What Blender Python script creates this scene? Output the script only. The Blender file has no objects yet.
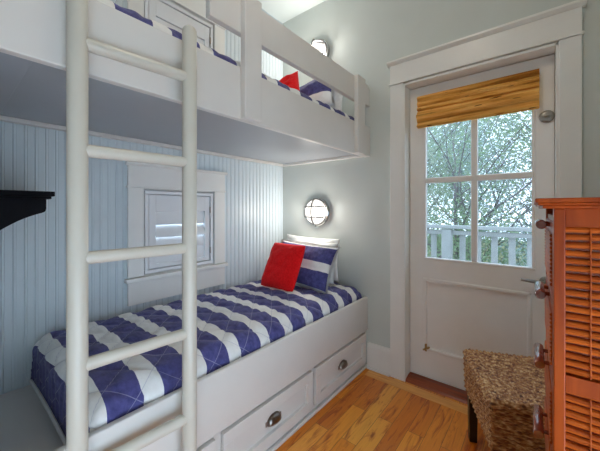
import bpy, bmesh, math, random
from mathutils import Vector, Matrix, noise
R = math.radians
PI = math.pi
sc = bpy.context.scene
C = sc.collection

# ------------------------------------------------------------------ materials
def nmat(name):
    m = bpy.data.materials.new(name); m.use_nodes = True
    nt = m.node_tree
    b = nt.nodes['Principled BSDF']
    return m, nt, b

def N(nt, typ, **kw):
    n = nt.nodes.new(typ)
    for k, v in kw.items():
        if k in n.inputs: n.inputs[k].default_value = v
        else: setattr(n, k, v)
    return n

def coords(nt, kind='Object', scale=(1, 1, 1), rot=(0, 0, 0)):
    tc = N(nt, 'ShaderNodeTexCoord'); mp = N(nt, 'ShaderNodeMapping')
    mp.inputs['Scale'].default_value = scale; mp.inputs['Rotation'].default_value = rot
    nt.links.new(tc.outputs[kind], mp.inputs[0])
    return mp.outputs[0]

def ramp(nt, stops, fac, interp='LINEAR'):
    r = N(nt, 'ShaderNodeValToRGB'); r.color_ramp.interpolation = interp
    e = r.color_ramp.elements
    while len(e) < len(stops): e.new(0.5)
    for i, (p, c) in enumerate(stops):
        e[i].position = p; e[i].color = (*c, 1)
    nt.links.new(fac, r.inputs[0])
    return r.outputs[0]

def math_(nt, op, a, b=None, c=None):
    n = N(nt, 'ShaderNodeMath', operation=op)
    for i, v in enumerate((a, b, c)):
        if v is None: continue
        if isinstance(v, (int, float)): n.inputs[i].default_value = v
        else: nt.links.new(v, n.inputs[i])
    return n.outputs[0]

def mix(nt, fac, a, b, blend='MIX'):
    n = N(nt, 'ShaderNodeMix', data_type='RGBA', blend_type=blend)
    for sock, v in ((n.inputs[0], fac), (n.inputs[6], a), (n.inputs[7], b)):
        if isinstance(v, (int, float)): sock.default_value = v
        elif isinstance(v, tuple): sock.default_value = (*v, 1)
        else: nt.links.new(v, sock)
    return n.outputs[2]

def bump(nt, b, h, strength=.3, dist=.002):
    n = N(nt, 'ShaderNodeBump'); n.inputs['Strength'].default_value = strength; n.inputs['Distance'].default_value = dist
    nt.links.new(h, n.inputs['Height']); nt.links.new(n.outputs[0], b.inputs['Normal'])

def paint(name, col, rough=.45, var=.04, bs=.05, scale=9, spec=.4):
    m, nt, b = nmat(name)
    v = coords(nt)
    n = N(nt, 'ShaderNodeTexNoise', Scale=scale, Detail=4.0); nt.links.new(v, n.inputs['Vector'])
    d = tuple(c * (1 - var) for c in col); l = tuple(min(1, c * (1 + var)) for c in col)
    nt.links.new(ramp(nt, [(.3, d), (.7, l)], n.outputs['Fac']), b.inputs['Base Color'])
    b.inputs['Roughness'].default_value = rough; b.inputs['Specular IOR Level'].default_value = spec
    n2 = N(nt, 'ShaderNodeTexNoise', Scale=260.0, Detail=2.0); nt.links.new(v, n2.inputs['Vector'])
    bump(nt, b, n2.outputs['Fac'], bs, .001)
    return m

def metal(name, col, rough=.3):
    m, nt, b = nmat(name)
    v = coords(nt, scale=(1, 1, 1))
    n = N(nt, 'ShaderNodeTexNoise', Scale=120.0, Detail=3.0); nt.links.new(v, n.inputs['Vector'])
    nt.links.new(ramp(nt, [(.3, tuple(c * .85 for c in col)), (.7, col)], n.outputs['Fac']), b.inputs['Base Color'])
    b.inputs['Metallic'].default_value = 1; b.inputs['Roughness'].default_value = rough
    return m

def emit(name, col, st, veil=None):
    m, nt, b = nmat(name)
    b.inputs['Base Color'].default_value = (.9, .9, .88, 1)
    v = coords(nt); n = N(nt, 'ShaderNodeTexNoise', Scale=14.0); nt.links.new(v, n.inputs['Vector'])
    nt.links.new(ramp(nt, [(.2, tuple(c * .93 for c in col)), (.8, col)], n.outputs['Fac']), b.inputs['Emission Color'])
    b.inputs['Emission Strength'].default_value = st
    b.inputs['Roughness'].default_value = .3
    return m

def frosted(name, col, st):
    m = bpy.data.materials.new(name); m.use_nodes = True; nt = m.node_tree; nt.nodes.clear()
    o = N(nt, 'ShaderNodeOutputMaterial'); t = N(nt, 'ShaderNodeBsdfTransparent'); e = N(nt, 'ShaderNodeEmission')
    t.inputs[0].default_value = (1, .98, .95, 1); e.inputs[1].default_value = st
    n = N(nt, 'ShaderNodeTexNoise', Scale=30.0, Detail=3.0); nt.links.new(coords(nt), n.inputs['Vector'])
    nt.links.new(ramp(nt, [(.3, tuple(c * .86 for c in col)), (.7, col)], n.outputs['Fac']), e.inputs[0])
    mx = N(nt, 'ShaderNodeMixShader'); mx.inputs[0].default_value = .5
    nt.links.new(t.outputs[0], mx.inputs[1]); nt.links.new(e.outputs[0], mx.inputs[2]); nt.links.new(mx.outputs[0], o.inputs[0])
    return m

def glass_mat(name, tint=(.95, .98, .98)):
    m = bpy.data.materials.new(name); m.use_nodes = True; nt = m.node_tree; nt.nodes.clear()
    o = N(nt, 'ShaderNodeOutputMaterial'); t = N(nt, 'ShaderNodeBsdfTransparent'); g = N(nt, 'ShaderNodeBsdfGlossy')
    t.inputs[0].default_value = (*tint, 1); g.inputs['Roughness'].default_value = .03
    lw = N(nt, 'ShaderNodeLayerWeight'); fac = math_(nt, 'MULTIPLY_ADD', math_(nt, 'POWER', lw.outputs['Facing'], 5.0), .45, .03)
    mx = N(nt, 'ShaderNodeMixShader')
    nt.links.new(fac, mx.inputs[0]); nt.links.new(t.outputs[0], mx.inputs[1]); nt.links.new(g.outputs[0], mx.inputs[2])
    nt.links.new(mx.outputs[0], o.inputs[0])
    return m

def wood_floor():
    m, nt, b = nmat('floor_planks')
    v = coords(nt, rot=(0, 0, R(90)))
    br = N(nt, 'ShaderNodeTexBrick', Scale=1.0); br.offset = .37; br.offset_frequency = 2
    br.inputs['Brick Width'].default_value = .72; br.inputs['Row Height'].default_value = .083
    br.inputs['Mortar Size'].default_value = .0008; br.inputs['Mortar Smooth'].default_value = .1
    br.inputs['Color1'].default_value = (0, 0, 0, 1); br.inputs['Color2'].default_value = (1, 1, 1, 1); br.inputs['Mortar'].default_value = (.5, .5, .5, 1)
    nt.links.new(v, br.inputs['Vector'])
    # per-plank offset of the grain
    off = N(nt, 'ShaderNodeVectorMath', operation='SCALE'); off.inputs['Scale'].default_value = 7.3
    nt.links.new(br.outputs['Color'], off.inputs[0])
    add = N(nt, 'ShaderNodeVectorMath', operation='ADD'); nt.links.new(v, add.inputs[0]); nt.links.new(off.outputs[0], add.inputs[1])
    mp = N(nt, 'ShaderNodeMapping'); mp.inputs['Scale'].default_value = (2.2, 16, 1); nt.links.new(add.outputs[0], mp.inputs[0])
    g = N(nt, 'ShaderNodeTexNoise', Scale=1.6, Detail=7.0, Roughness=.62, Distortion=1.4); nt.links.new(mp.outputs[0], g.inputs['Vector'])
    mp2 = N(nt, 'ShaderNodeMapping'); mp2.inputs['Scale'].default_value = (3, 70, 1); nt.links.new(add.outputs[0], mp2.inputs[0])
    g2 = N(nt, 'ShaderNodeTexNoise', Scale=1.5, Detail=5.0); nt.links.new(mp2.outputs[0], g2.inputs['Vector'])
    base = ramp(nt, [(0, (.66, .185, .010)), (.35, (.80, .275, .020)), (.7, (.90, .365, .036)), (1, (.94, .46, .075))], br.outputs['Color'])
    streak = ramp(nt, [(.30, (.26, .07, .014)), (.38, (.62, .36, .22)), (.50, (1, 1, 1)), (.8, (1.0, 1.0, 1.0))], g.outputs['Fac'])
    c = mix(nt, .85, base, streak, 'MULTIPLY')
    fine = ramp(nt, [(.3, (.72, .62, .55)), (.6, (1, 1, 1))], g2.outputs['Fac'])
    c = mix(nt, .4, c, fine, 'MULTIPLY')
    c = mix(nt, br.outputs['Fac'], c, (.12, .04, .012))
    nt.links.new(c, b.inputs['Base Color'])
    b.inputs['Roughness'].default_value = .3; b.inputs['Coat Weight'].default_value = .15; b.inputs['Coat Roughness'].default_value = .15
    bump(nt, b, g2.outputs['Fac'], .08, .001)
    return m

def wood(name, dark, light, scale=(30, 3, 30), rough=.28, coat=.3, kind='Object', spec=.5):
    m, nt, b = nmat(name)
    v = coords(nt, kind, scale)
    n = N(nt, 'ShaderNodeTexNoise', Scale=1.5, Detail=6.0, Distortion=.8); nt.links.new(v, n.inputs['Vector'])
    nt.links.new(ramp(nt, [(.3, dark), (.65, light)], n.outputs['Fac']), b.inputs['Base Color'])
    b.inputs['Roughness'].default_value = rough; b.inputs['Coat Weight'].default_value = coat
    b.inputs['Specular IOR Level'].default_value = spec
    bump(nt, b, n.outputs['Fac'], .08, .001)
    return m

NAVY = (.040, .040, .145); NAVY2 = (.115, .115, .330); CREAM = (.88, .88, .865)
def stripes(name, pitch, start, width, axis=1, white=CREAM, stitch=False, floor_=None):
    """UV in metres; a white band of the given width every pitch."""
    m, nt, b = nmat(name)
    tc = N(nt, 'ShaderNodeTexCoord'); sp = N(nt, 'ShaderNodeSeparateXYZ'); nt.links.new(tc.outputs['UV'], sp.inputs[0])
    n0 = N(nt, 'ShaderNodeTexNoise', Scale=9.0, Detail=2.0); nt.links.new(tc.outputs['UV'], n0.inputs['Vector'])
    wob = math_(nt, 'MULTIPLY_ADD', n0.outputs['Fac'], .012, -.006)
    y = math_(nt, 'ADD', sp.outputs[axis], wob)
    y = math_(nt, 'SUBTRACT', y, start)
    y = math_(nt, 'WRAP', y, pitch, 0.0)
    w = math_(nt, 'LESS_THAN', y, width)
    if floor_ is not None: w = math_(nt, 'MULTIPLY', w, math_(nt, 'GREATER_THAN', sp.outputs[axis], floor_))
    n1 = N(nt, 'ShaderNodeTexNoise', Scale=28.0, Detail=5.0, Roughness=.65); nt.links.new(tc.outputs['UV'], n1.inputs['Vector'])
    navy = ramp(nt, [(.3, NAVY), (.72, NAVY2)], n1.outputs['Fac'])
    cre = ramp(nt, [(.25, tuple(c * .9 for c in white)), (.7, white)], n1.outputs['Fac'])
    nt.links.new(mix(nt, w, navy, cre), b.inputs['Base Color'])
    if stitch:
        base = b.inputs['Base Color'].links[0].from_socket
        ln = None
        for op in ('ADD', 'SUBTRACT'):
            q = math_(nt, 'DIVIDE', math_(nt, op, sp.outputs[0], sp.outputs[1]), .155)
            d = math_(nt, 'ABSOLUTE', math_(nt, 'SUBTRACT', q, math_(nt, 'ROUND', q)))
            k = math_(nt, 'LESS_THAN', d, .012)
            ln = k if ln is None else math_(nt, 'MAXIMUM', ln, k)
        nt.links.new(mix(nt, math_(nt, 'MULTIPLY', ln, .5), base, (.42, .42, .55)), b.inputs['Base Color'])
    b.inputs['Roughness'].default_value = .8; b.inputs['Specular IOR Level'].default_value = .2
    b.inputs['Sheen Weight'].default_value = .15
    mp = N(nt, 'ShaderNodeMapping'); mp.inputs['Scale'].default_value = (22, 60, 1) ; nt.links.new(tc.outputs['UV'], mp.inputs[0])
    n2 = N(nt, 'ShaderNodeTexNoise', Scale=1.0, Detail=3.0); nt.links.new(mp.outputs[0], n2.inputs['Vector'])
    bump(nt, b, n2.outputs['Fac'], .35, .006)
    return m

def cloth(name, a, bcol, sheen=.2, bs=.3, scale=60.0):
    m, nt, b = nmat(name)
    v = coords(nt)
    n = N(nt, 'ShaderNodeTexNoise', Scale=scale, Detail=4.0); nt.links.new(v, n.inputs['Vector'])
    nt.links.new(ramp(nt, [(.3, a), (.7, bcol)], n.outputs['Fac']), b.inputs['Base Color'])
    b.inputs['Roughness'].default_value = .85; b.inputs['Sheen Weight'].default_value = sheen
    b.inputs['Specular IOR Level'].default_value = .15
    bump(nt, b, n.outputs['Fac'], bs, .003)
    return m

def bamboo():
    m, nt, b = nmat('bamboo_reed')
    v = coords(nt, scale=(4, 1, 55))
    n = N(nt, 'ShaderNodeTexNoise', Scale=1.0, Detail=4.0, Distortion=.4); nt.links.new(v, n.inputs['Vector'])
    c = ramp(nt, [(.28, (.50, .22, .04)), (.42, (.74, .38, .08)), (.6, (.86, .52, .15)), (.78, (.90, .64, .28))], n.outputs['Fac'])
    v3 = coords(nt, scale=(1.2, 1, 34))
    n3 = N(nt, 'ShaderNodeTexNoise', Scale=1.0, Detail=2.0); nt.links.new(v3, n3.inputs['Vector'])
    c = mix(nt, 1.0, c, ramp(nt, [(.34, (.55, .40, .26)), (.44, (1.0, .97, .93)), (.60, (1.25, 1.32, 1.5))], n3.outputs['Fac']), 'MULTIPLY')
    v2 = coords(nt, scale=(11, 1, 120))
    n2 = N(nt, 'ShaderNodeTexNoise', Scale=1.0, Detail=2.0); nt.links.new(v2, n2.inputs['Vector'])
    dk = ramp(nt, [(.66, (1, 1, 1)), (.70, (.22, .12, .07))], n2.outputs['Fac'])
    nt.links.new(mix(nt, 1.0, c, dk, 'MULTIPLY'), b.inputs['Base Color'])
    b.inputs['Roughness'].default_value = .75; b.inputs['Specular IOR Level'].default_value = .15
    return m

def seagrass():
    m, nt, b = nmat('seagrass')
    tc = N(nt, 'ShaderNodeTexCoord')
    mp = N(nt, 'ShaderNodeMapping'); mp.inputs['Scale'].default_value = (34, 70, 130); nt.links.new(tc.outputs['Object'], mp.inputs[0])
    n = N(nt, 'ShaderNodeTexNoise', Scale=1.0, Detail=4.0); nt.links.new(mp.outputs[0], n.inputs['Vector'])
    n2 = N(nt, 'ShaderNodeTexNoise', Scale=6.0, Detail=2.0); nt.links.new(tc.outputs['Object'], n2.inputs['Vector'])
    a = ramp(nt, [(.32, (.11, .028, .007)), (.45, (.34, .135, .035)), (.55, (.54, .29, .10)), (.66, (.80, .58, .31))], n.outputs['Fac'])
    t = ramp(nt, [(.35, (.72, .62, .55)), (.65, (1, 1, 1))], n2.outputs['Fac'])
    nt.links.new(mix(nt, .7, a, t, 'MULTIPLY'), b.inputs['Base Color'])
    b.inputs['Roughness'].default_value = .55
    bump(nt, b, n.outputs['Fac'], .5, .003)
    return m

def leaf_mat(name, a, bcol):
    m, nt, b = nmat(name)
    v = coords(nt)
    n = N(nt, 'ShaderNodeTexNoise', Scale=2.5, Detail=5.0, Roughness=.7); nt.links.new(v, n.inputs['Vector'])
    c = ramp(nt, [(.3, a), (.7, bcol)], n.outputs['Fac'])
    nt.links.new(c, b.inputs['Base Color']); b.inputs['Roughness'].default_value = .5
    tr = N(nt, 'ShaderNodeBsdfTranslucent'); nt.links.new(c, tr.inputs[0])
    mx = N(nt, 'ShaderNodeMixShader'); mx.inputs[0].default_value = .45
    out = nt.nodes['Material Output']
    nt.links.new(b.outputs[0], mx.inputs[1]); nt.links.new(tr.outputs[0], mx.inputs[2]); nt.links.new(mx.outputs[0], out.inputs[0])
    return m

M = dict(
    bead=paint('beadboard_paint', (.655, .735, .775), .38, .02),
    wall=paint('wall_paint', (.595, .635, .605), .6, .02, .08, 5),
    white=paint('white_trim_paint', (.82, .82, .79), .32, .015),
    bunk=paint('white_bunk_paint', (.72, .70, .665), .3, .015),
    under=paint('shaded_bunk_paint', (.37, .39, .42), .35, .015),  # white bunk paint darkened, shade under the bunk put into the colour
    ladder=paint('cream_ladder_paint', (.62, .60, .525), .28, .015),
    door=paint('door_paint', (.88, .875, .855), .38, .015),
    ceil=paint('ceiling_paint', (.78, .83, .81), .7, .02, .05, 4),
    shut=paint('shutter_paint', (.78, .80, .82), .35, .015),
    floor=wood_floor(),
    thresh=wood('threshold_wood', (.16, .025, .006), (.34, .065, .014), (3, 40, 3), .3, .3),
    border=wood('border_plank', (.66, .27, .05), (.88, .44, .11), (3, 40, 3), .3, .15),
    cherry=wood('cherry_wood', (.27, .038, .004), (.43, .075, .008), (24, 24, 3), .38, .08, spec=.25),
    reed=wood('stained_reed', (.30, .045, .004), (.56, .118, .012), (4, 4, 40), .45, .05, spec=.2),
    bar=wood('bar_pull_wood', (.16, .022, .012), (.26, .045, .02), (30, 3, 30), .15, .8),
    black=wood('black_shelf_paint', (.003, .003, .005), (.007, .007, .010), (6, 6, 6), .5, 0, spec=.08),
    leg=wood('espresso_leg', (.006, .004, .004), (.015, .010, .008), (20, 20, 3), .35, .2),
    navyq=stripes('striped_quilt', .1785, -1.785, .068, stitch=True, floor_=-1.82),
    navyu=stripes('striped_quilt_upper', .185, -1.765, .070),
    sham=stripes('striped_sham', .185, -.035, .062),
    shamu=stripes('striped_sham_upper', .40, -.21, .165),
    red=cloth('red_plush', (.78, .004, .006), (.95, .012, .014), .1, .4, 90.0),
    linen=cloth('white_linen', (.74, .74, .72), (.84, .84, .82), .1, .15, 40.0),
    mattress=cloth('mattress_ticking', (.55, .56, .60), (.7, .7, .72), .1, .2, 50.0),
    pewter=metal('dark_pewter', (.42, .39, .36), .28),
    nickel=metal('brushed_nickel', (.36, .34, .31), .3),
    brass=metal('aged_brass', (.42, .28, .12), .35),
    chrome=metal('polished_chrome', (.55, .55, .54), .18),
    bulb=frosted('lamp_glass', (1.0, .95, .88), 1.9),
    ceil_lamp=emit('ceiling_lamp_glass', (1.0, .87, .72), 46.0),
    cage=metal('satin_cage', (.20, .20, .20), .5),
    glass=glass_mat('window_glass'),
    doorglass=glass_mat('dimming_door_glass', (.66, .68, .69)),  # pane colour darkened to dim the bright view outside
    bamboo=bamboo(),
    sea=seagrass(),
    rail=paint('weathered_white_rail', (.44, .47, .46), .6, .06, .1),
    deck=wood('deck_boards', (.22, .20, .18), (.36, .33, .30), (2, 30, 2), .7, 0),
    ground=cloth('leaf_litter', (.10, .12, .05), (.24, .24, .12), 0, .4, 6.0),
    bark=wood('tree_bark', (.10, .09, .10), (.24, .22, .23), (20, 20, 4), .8, 0),
    leaf1=leaf_mat('leaf_pale', (.34, .44, .34), (.62, .70, .58)),
    leaf2=leaf_mat('leaf_mid', (.18, .32, .17), (.46, .58, .38)),
    leaf3=leaf_mat('leaf_blue', (.26, .40, .38), (.55, .66, .64)),
)

# ------------------------------------------------------------------ builders
def obj(name, bm, mat, parent=None, smooth=False, loc=None, rot=None):
    me = bpy.data.meshes.new(name)
    bmesh.ops.recalc_face_normals(bm, faces=bm.faces[:]) if len(bm.faces) else None
    bm.to_mesh(me); bm.free()
    me.materials.append(mat)
    if smooth:
        for p in me.polygons: p.use_smooth = True
        if smooth != 'all':
            try: me.set_sharp_from_angle(angle=R(35))
            except Exception: pass
    o = bpy.data.objects.new(name, me); C.objects.link(o)
    if loc: o.location = loc
    if rot: o.rotation_euler = rot
    if parent: o.parent = parent
    return o

def tag(o, label=None, cat=None, group=None, kind=None):
    for k, v in (('label', label), ('category', cat), ('group', group), ('kind', kind)):
        if v: o[k] = v
    return o

def thing(name, label, cat, loc=(0, 0, 0), rz=0, group=None):
    o = bpy.data.objects.new(name, None); C.objects.link(o)
    o.empty_display_size = .1
    o.location = loc; o.rotation_euler = (0, 0, rz)
    return tag(o, label, cat, group)

def struct(name, bm, mat, smooth=False, label=None):
    return tag(obj(name, bm, mat, None, smooth), label, None, None, 'structure')

def BM(): return bmesh.new()

def box(bm, x0, x1, y0, y1, z0, z1, bev=0.0, seg=2):
    r = bmesh.ops.create_cube(bm, size=1.0)
    vs = r['verts']
    for v in vs:
        v.co = Vector((x0 + (v.co.x + .5) * (x1 - x0), y0 + (v.co.y + .5) * (y1 - y0), z0 + (v.co.z + .5) * (z1 - z0)))
    if bev > 0:
        es = list({e for v in vs for e in v.link_edges})
        bmesh.ops.bevel(bm, geom=es, offset=bev, segments=seg, affect='EDGES', profile=.5)
    return bm

def tube(bm, pts, rad, n=12, cap=True):
    pts = [Vector(p) for p in pts]
    rads = rad if isinstance(rad, (list, tuple)) else [rad] * len(pts)
    rings = []
    up = None
    for i, p in enumerate(pts):
        d = (pts[min(i + 1, len(pts) - 1)] - pts[max(i - 1, 0)]).normalized()
        if up is None:
            up = Vector((0, 0, 1)) if abs(d.z) < .9 else Vector((1, 0, 0))
        a = d.cross(up).normalized(); b = a.cross(d).normalized(); up = b
        rings.append([bm.verts.new(p + a * (math.cos(2 * PI * k / n) * rads[i]) + b * (math.sin(2 * PI * k / n) * rads[i])) for k in range(n)])
    for r0, r1 in zip(rings, rings[1:]):
        for k in range(n):
            bm.faces.new((r0[k], r0[(k + 1) % n], r1[(k + 1) % n], r1[k]))
    if cap:
        bm.faces.new(rings[0][::-1]); bm.faces.new(rings[-1])
    return bm

def lathe(bm, prof, n=32, axis='z', origin=(0, 0, 0)):
    """prof: list of (radius, height) turned about the axis."""
    o = Vector(origin); rings = []
    def P(r, h, a):
        c, s = r * math.cos(a), r * math.sin(a)
        return o + (Vector((c, s, h)) if axis == 'z' else Vector((c, h, s)) if axis == 'y' else Vector((h, c, s)))
    for r, h in prof:
        if r < 1e-6: rings.append([bm.verts.new(P(0, h, 0))])
        else: rings.append([bm.verts.new(P(r, h, 2 * PI * k / n)) for k in range(n)])
    for a, b in zip(rings, rings[1:]):
        if len(a) == 1 and len(b) == 1: continue
        for k in range(n):
            k2 = (k + 1) % n
            if len(a) == 1: bm.faces.new((a[0], b[k2], b[k]))
            elif len(b) == 1: bm.faces.new((a[k], a[k2], b[0]))
            else: bm.faces.new((a[k], a[k2], b[k2], b[k]))
    return bm

def prism(bm, poly, axis, a0, a1, bev=0.0):
    """extrude a 2D polygon along an axis ('x': poly is (y,z), 'y': poly is (x,z))."""
    def P(u, v, a): return (a, u, v) if axis == 'x' else (u, a, v) if axis == 'y' else (u, v, a)
    A = [bm.verts.new(P(u, v, a0)) for u, v in poly]; B = [bm.verts.new(P(u, v, a1)) for u, v in poly]
    n = len(poly)
    fs = [bm.faces.new(A[::-1]), bm.faces.new(B)]
    for i in range(n): fs.append(bm.faces.new((A[i], A[(i + 1) % n], B[(i + 1) % n], B[i])))
    if bev > 0:
        es = list({e for f in fs for e in f.edges})
        bmesh.ops.bevel(bm, geom=es, offset=bev, segments=2, affect='EDGES')
    return bm

def copy_tree(o, parent=None):
    c = o.copy(); C.objects.link(c)
    if parent: c.parent = parent
    for ch in [k for k in bpy.data.objects if k.parent == o]: copy_tree(ch, c)
    return c

# ------------------------------------------------------------------ the room
W, D, H = 2.42, -3.4, 2.935           # right wall, wall behind the camera, ceiling
DX0, DX1, DZ = 1.144, 1.954, 2.055     # door opening
b = BM(); box(b, 0, W, D, 0, -.05, 0); struct('floor', b, M['floor'])
b = BM(); box(b, -.1, W + .1, D - .1, .12, H, H + .1); struct('ceiling', b, M['ceil'])
b = BM()
box(b, -.1, DX0, 0, .12, -.05, H); box(b, DX1, W + .1, 0, .12, -.05, H); box(b, DX0, DX1, 0, .12, DZ, H)
struct('wall_back', b, M['wall'])
b = BM()                                 # right wall, with an added, unseen low window for daylight fill
RY0, RY1, RZ0, RZ1 = -3.3, -1.36, .04, 1.14
box(b, W, W + .1, D - .1, RY0, -.05, H); box(b, W, W + .1, RY1, 0, -.05, H)
box(b, W, W + .1, RY0, RY1, -.05, RZ0); box(b, W, W + .1, RY0, RY1, RZ1, H)
struct('wall_right', b, M['wall'])
b = BM()
for ya, yb, za, zb in ((RY0 - .08, RY1 + .08, RZ1, RZ1 + .10), (RY0 - .08, RY1 + .08, RZ0 - .09, RZ0), (RY0 - .08, RY0, RZ0, RZ1), (RY1, RY1 + .08, RZ0, RZ1)): box(b, W - .02, W, ya, yb, za, zb, .003)
for yy in (RY0 + .02, (RY0 + RY1) / 2, RY1 - .02): box(b, W + .03, W + .07, yy - .02, yy + .02, RZ0, RZ1, .003)
for zz in (RZ0 + .02, (RZ0 + RZ1) / 2, RZ1 - .02): box(b, W + .03, W + .07, RY0, RY1, zz - .02, zz + .02, .003)
wr = struct('window_3', b, M['white'])  # added out of view, sized to light the lower bed
b = BM(); box(b, W + .048, W + .052, RY0, RY1, RZ0, RZ1); obj('pane', b, M['glass'], wr)
b = BM(); box(b, -.1, W + .1, D - .1, D, -.05, H); struct('wall_front', b, M['wall'])
b = BM(); box(b, 0, .87, -2.06, -2.0, 0, H); struct('wall_foot', b, M['bead'])

# beadboard wall on the left, real grooves, two shuttered openings
WY0, WY1 = -1.262, -.762
DZU = 1.235
opens = [(.785, 1.312), (.785 + DZU, 1.312 + DZU)]
b = BM()
pitch = .0385
prof = [(0, 0), (.27, 0), (.31, -.0045), (.35, 0), (.62, 0), (.66, .0), (.69, -.006), (.73, -.006), (.76, 0), (1.0, 0)]
prof = [(0, 0), (.60, 0), (.63, -.0026), (.67, -.0026), (.70, 0), (.76, .0016), (.84, .0016), (.90, 0), (.93, -.0018), (.96, -.0018), (.99, 0)]
ys = []
k = 0
y = -3.4
while y < 0:
    for u, dx in prof:
        yy = y + u * pitch
        if yy <= 0: ys.append((yy, dx))
    y += pitch
ys.append((0, 0))
cuts = [WY0 - .01, WY1 + .01]
for cy in cuts: ys.append((cy, 0))
ys.sort()
def strip(y0, x0, y1, x1, z0, z1):
    vs = [b.verts.new(p) for p in ((x0, y0, z0), (x1, y1, z0), (x1, y1, z1), (x0, y0, z1))]
    b.faces.new(vs)
for (y0, x0), (y1, x1) in zip(ys, ys[1:]):
    if y1 - y0 < 1e-6: continue
    ym = (y0 + y1) / 2
    if cuts[0] < ym < cuts[1]:
        zz = [0, opens[0][0] - .01, opens[0][1] + .01, opens[1][0] - .01, opens[1][1] + .01, H]
        for i in (0, 2, 4): strip(y0, x0, y1, x1, zz[i], zz[i + 1])
    else: strip(y0, x0, y1, x1, 0, H)
# the body of the wall behind the boards
for (ya, yb, za, zb) in ((D, cuts[0], 0, H), (cuts[1], 0, 0, H), (*cuts, 0, opens[0][0] - .01), (*cuts, opens[0][1] + .01, opens[1][0] - .01), (*cuts, opens[1][1] + .01, H)):
    box(b, -.1, -.008, ya, yb, za, zb)
struct('wall_left', b, M['bead'])

# skirting along the back wall
def skirting(name, x0, x1):
    b = BM()
    prism(b, [(0, 0), (-.018, 0), (-.018, .165), (-.012, .185), (0, .19)], 'x', x0, x1)
    box(b, x0, x1, -.032, -.018, 0, .018, .004)
    struct(name, b, M['white'])
skirting('baseboard_back', .8735, 1.05)
skirting('baseboard_right', 2.042, W)

# door casing
def casing_door():
    b = BM()
    box(b, 1.051, DX0, -.02, 0, 0, 2.062, .003); box(b, DX1, 2.041, -.02, 0, 0, 2.062, .003)
    box(b, 1.044, 2.050, -.029, 0, 2.062, 2.075, .004)
    box(b, 1.051, 2.041, -.022, 0, 2.075, 2.200, .002)
    prism(b, [(0, 2.2), (-.026, 2.2), (-.034, 2.206), (-.045, 2.214), (-.045, 2.226), (0, 2.226)], 'x', 1.036, 2.058)
    box(b, DX0 - .001, DX0 + .012, -.018, .12, 0, DZ - .0005, .001); box(b, DX1 - .012, DX1 + .001, -.018, .12, 0, DZ - .0005, .001)
    box(b, DX0, DX1, -.018, .12, DZ - .014, DZ + .001, .001)
    box(b, DX0, DX0 + .032, .1155, .15, 0, DZ); box(b, DX1 - .032, DX1, .1155, .15, 0, DZ); box(b, DX0, DX1, .1155, .15, DZ - .034, DZ)
    struct('trim_1', b, M['white'])
casing_door()
b = BM(); prism(b, [(-.012, 0), (.12, 0), (.12, .024), (.05, .024), (0.0, .012)], 'x', DX0 + .012, DX1 - .012); struct('trim_2', b, M['thresh'], label='dark red wooden threshold under the door')
b = BM(); box(b, .90, W, -.115, -.033, 0, .0015); struct('trim_3', b, M['border'], label='plank laid along the back wall across the floor boards')

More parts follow.
